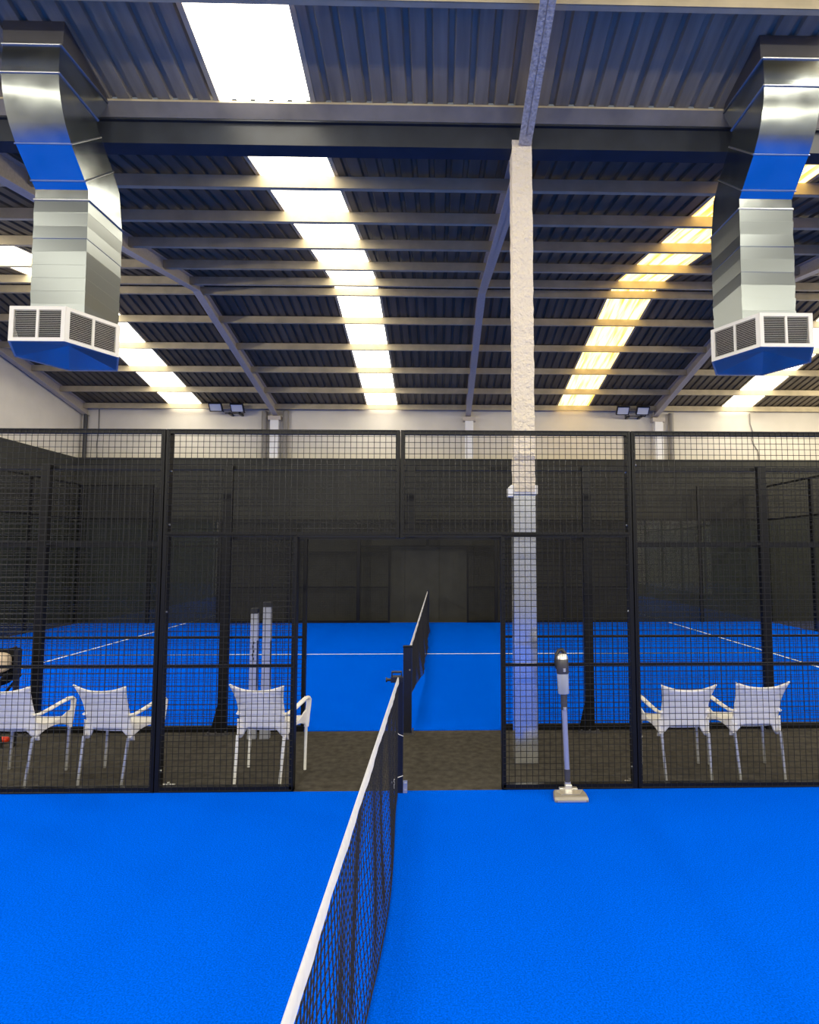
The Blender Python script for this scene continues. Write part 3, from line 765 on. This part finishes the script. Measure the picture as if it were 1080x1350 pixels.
# ------------------------------------------------------------------ small things on the walkway
# two pale tubes by the far fence, behind the third chair
for x0, x1, zt, lab in ((-2.065, -1.990, 1.345, 'shorter of two pale upright tubes behind the chair left of the doorway'), (-1.932, -1.845, 1.415, 'taller of two pale upright tubes behind the chair left of the doorway')):
    xc = (x0 + x1) / 2; hw = (x1 - x0) / 2
    t = thing('ball_tube', (xc, 6.5, 0), lab, 'tube', 'pale tubes against the far fence')
    MB().rings([[(xc - hw * k, 6.49 - .03, z), (xc + hw * k, 6.49 - .03, z), (xc + hw * k, 6.49 + .03, z), (xc - hw * k, 6.49 + .03, z)] for z, k in ((.0, 1.25), (.7, 1.06), (zt, .98))]).build('body', M['tube'], t, bevel=.006)
    MB().box(xc - hw * 1.0, xc + hw * 1.0, 6.455, 6.525, zt + .001, zt + .055).build('cap', M['black'], t, bevel=.006)
    MB().box(xc + hw * .98, xc + hw * 1.10, 6.462, 6.50, .25, 1.05).build('edge_strip', M['black'], t)
    if x0 < -2:
        q = MB()
        for z, dx in ((.86, .004), (.90, -.004), (.94, .004), (.99, -.002), (1.03, .002)): q.box(xc + dx - .008, xc + dx + .008, 6.456, 6.4605, z - .016, z + .012)
        q.build('dark_marking', M['black'], t)
# black folding stand at the left edge with a cream bag in it
st_ = thing('folding_stand', (-4.66, 6.28, 0), 'black folding stand with crossed legs at the left edge behind the far left chair', 'stand')
MB().bar((-4.435, 6.30, 0), (-4.44, 6.30, 1.01), .036, .036).build('upright', M['black'], st_)
MB().bar((-4.935, 6.30, 0), (-4.93, 6.30, 1.01), .036, .036).build('upright', M['black'], st_)
MB().tube([(-4.44, 6.30, .10), (-4.93, 6.26, .72)], .014, 8).tube([(-4.93, 6.34, .10), (-4.44, 6.36, .72)], .014, 8).build('crossed_legs', M['black'], st_, smooth=50)
MB().tube([(-4.66, 6.22, 0), (-4.58, 6.22, .60)], .014, 8).tube([(-4.50, 6.22, 0), (-4.60, 6.22, .60)], .014, 8).build('crossed_legs', M['black'], st_, smooth=50)
def sling(u, w_):
    x = -4.92 + .44 * u
    z = .60 + .16 * (abs(2 * u - 1)) ** 2.2 
    return (x, 6.18 + .24 * w_, z)
MB().grid(sling, 14, 4).build('sling', M['fabric'], st_, solid=.012, smooth=60)
MB().add([(-4.93, 6.36, .70), (-4.44, 6.36, .70), (-4.44, 6.36, .99), (-4.93, 6.36, 1.0)], [(0, 1, 2, 3)]).build('back_panel', M['fabric'], st_, solid=.012)
MB().tube([(-4.93, 6.24, .985), (-4.62, 6.24, .985), (-4.50, 6.25, 1.0), (-4.44, 6.29, 1.015)], .013, 8).build('top_strap', M['fabric'], st_, smooth=50)
bg = MB()
bg.rings([[(-4.70 + .205 * c_ * abs(c_) ** -.45 * k if abs(c_) > 1e-6 else -4.70, 6.25 + d_, .860 + .108 * s__ * (abs(s__) ** -.45 if abs(s__) > 1e-6 else 0) * k) for c_, s__ in [(math.cos(2 * PI * j / 24), math.sin(2 * PI * j / 24)) for j in range(24)]] for d_, k in ((-.09, .82), (-.07, .96), (0, 1.), (.06, .96), (.08, .82))])
tag(bg.build('bag', M['cream'], smooth=60, base=(-4.70, 6.25, .75)), 'cream rounded bag held in the black folding stand at the left edge', 'bag')
# red item and clutter on the carpet
rd = MB().rings([[(x, 6.40 + r_ * math.cos(2 * PI * j / 14), .036 + r_ * .95 * math.sin(2 * PI * j / 14)) for j in range(14)] for x, r_ in ((-4.95, .028), (-4.93, .036), (-4.62, .037), (-4.575, .033), (-4.56, .020))])
tag(rd.build('bottle', M['red'], smooth=50, base=(-4.7, 6.40, 0)), 'small red rounded bottle lying on the carpet behind the far left chair', 'bottle')

# ------------------------------------------------------------------ floodlights high on the far wall
def flood(x, z, lab, first=None):
    t = thing('floodlight', (x, 17.2, z), lab, 'floodlight', 'floodlights on the far wall')
    def loc(u, w_, d_):               # u across, w up the face, d out of the face; face looks down into the hall
        n_ = Vector((0, -math.sin(math.radians(52)), -math.cos(math.radians(52)))); up_ = Vector((0, -math.cos(math.radians(52)), math.sin(math.radians(52))))
        return Vector((x, 17.02, z)) + Vector((u, 0, 0)) + up_ * w_ + n_ * d_
    def blk(u0, u1, w0, w1, d0, d1, mb): return mb.add([loc(u, w_, d_) for d_ in (d0, d1) for u, w_ in ((u0, w0), (u1, w0), (u1, w1), (u0, w1))],
        [(0, 1, 2, 3), (7, 6, 5, 4), (0, 4, 5, 1), (1, 5, 6, 2), (2, 6, 7, 3), (3, 7, 4, 0)])
    mb = MB(); blk(-.19, .19, -.13, .13, -.06, 0, mb)
    for q in ((-.19, -.165, -.13, .13), (.165, .19, -.13, .13), (-.165, .165, -.13, -.108), (-.165, .165, .108, .13)): blk(*q, 0, .014, mb)
    mb.build('housing', M['black'], t)
    blk(-.165, .165, -.108, .108, 0, .006, MB()).build('lens', M['lens'], t)
    MB().bar((x + .10, 17.08, z - .02), (x + .16, 17.249, z - .08), .03, .02).build('bracket', M['black'], t)
for x, z, lab in ((-6.62, 6.31, 'left floodlight of the left pair on the far wall'), (-5.99, 6.29, 'right floodlight of the left pair on the far wall'),
                  (5.50, 6.27, 'left floodlight of the right pair on the far wall'), (6.10, 6.27, 'right floodlight of the right pair on the far wall')):
    flood(x, z, lab)
for xa, xb, z, lab in ((-6.42, -5.86, 6.19, 'thin black rail carrying the left pair of floodlights'), (5.62, 6.26, 6.16, 'thin black rail carrying the right pair of floodlights')):
    tag(MB().tube([(xa, 17.25, z), (xb, 17.25, z)], .016, 8).box(xa + .1, xa + .16, 17.25, 17.549, z - .03, z + .03).box(xb - .16, xb - .1, 17.25, 17.549, z - .03, z + .03).build('floodlight_rail', M['black'], base=(xa, 17.25, z)), lab, 'rail')

# ------------------------------------------------------------------ daylight outside
w = bpy.data.worlds.new('World'); scene.world = w; w.use_nodes = True
w.node_tree.nodes['Background'].inputs['Color'].default_value = (.85, .92, 1, 1)
w.node_tree.nodes['Background'].inputs['Strength'].default_value = .15

# unseen fill lamps added to help the skylights: wall behind the camera, side walls
def lamp(x, y_, z, tx, ty, e, col=(1., .94, .80)):
    L = bpy.data.lights.new('fill_lamp', 'AREA'); L.shape = 'RECTANGLE'; L.size = .7; L.size_y = .4
    L.energy = e; L.color = col
    o = bpy.data.objects.new('fill_lamp', L); COL.objects.link(o); o.location = (x, y_, z)
    o.rotation_euler = (Vector((tx, ty, .5)) - Vector((x, y_, z))).to_track_quat('-Z', 'Y').to_euler()
for x in (-7.0, -2.4, 2.4, 7.0): lamp(x, YN + .35, 5.9, x * .8, 3.0, 225, (1., .93, .72))
for y_ in (7.5, 11.5, 15.0): lamp(XR - .3, y_, 6.0, 1.5, y_ - .5, 190, (1., .90, .70))
for y_ in (3.5, 8.0): lamp(XL + .3, y_, 6.0, -2., y_ + 1., 260)
for y_ in (-2.5, 2.0): lamp(XR - .3, y_, 6.0, 2., y_ + .5, 260)

# ------------------------------------------------------------------ camera
cam = bpy.data.cameras.new('Camera'); co = bpy.data.objects.new('Camera', cam); COL.objects.link(co)
co.location = (0, 0, 2.0)
pitch, yaw = math.radians(4.1), math.radians(1.24)
co.rotation_euler = (PI / 2 + pitch, 0, -yaw)
cam.sensor_fit = 'HORIZONTAL'; cam.sensor_width = 36
cam.lens = 765 / 1080 * 36
cam.shift_x = -56 / 1080
cam.clip_start = .05; cam.clip_end = 200
scene.camera = co
vs = scene.view_settings
vs.view_transform = 'Standard'; vs.look = 'None'; vs.gamma = 1; vs.use_curve_mapping = False
vs.exposure = 0.12
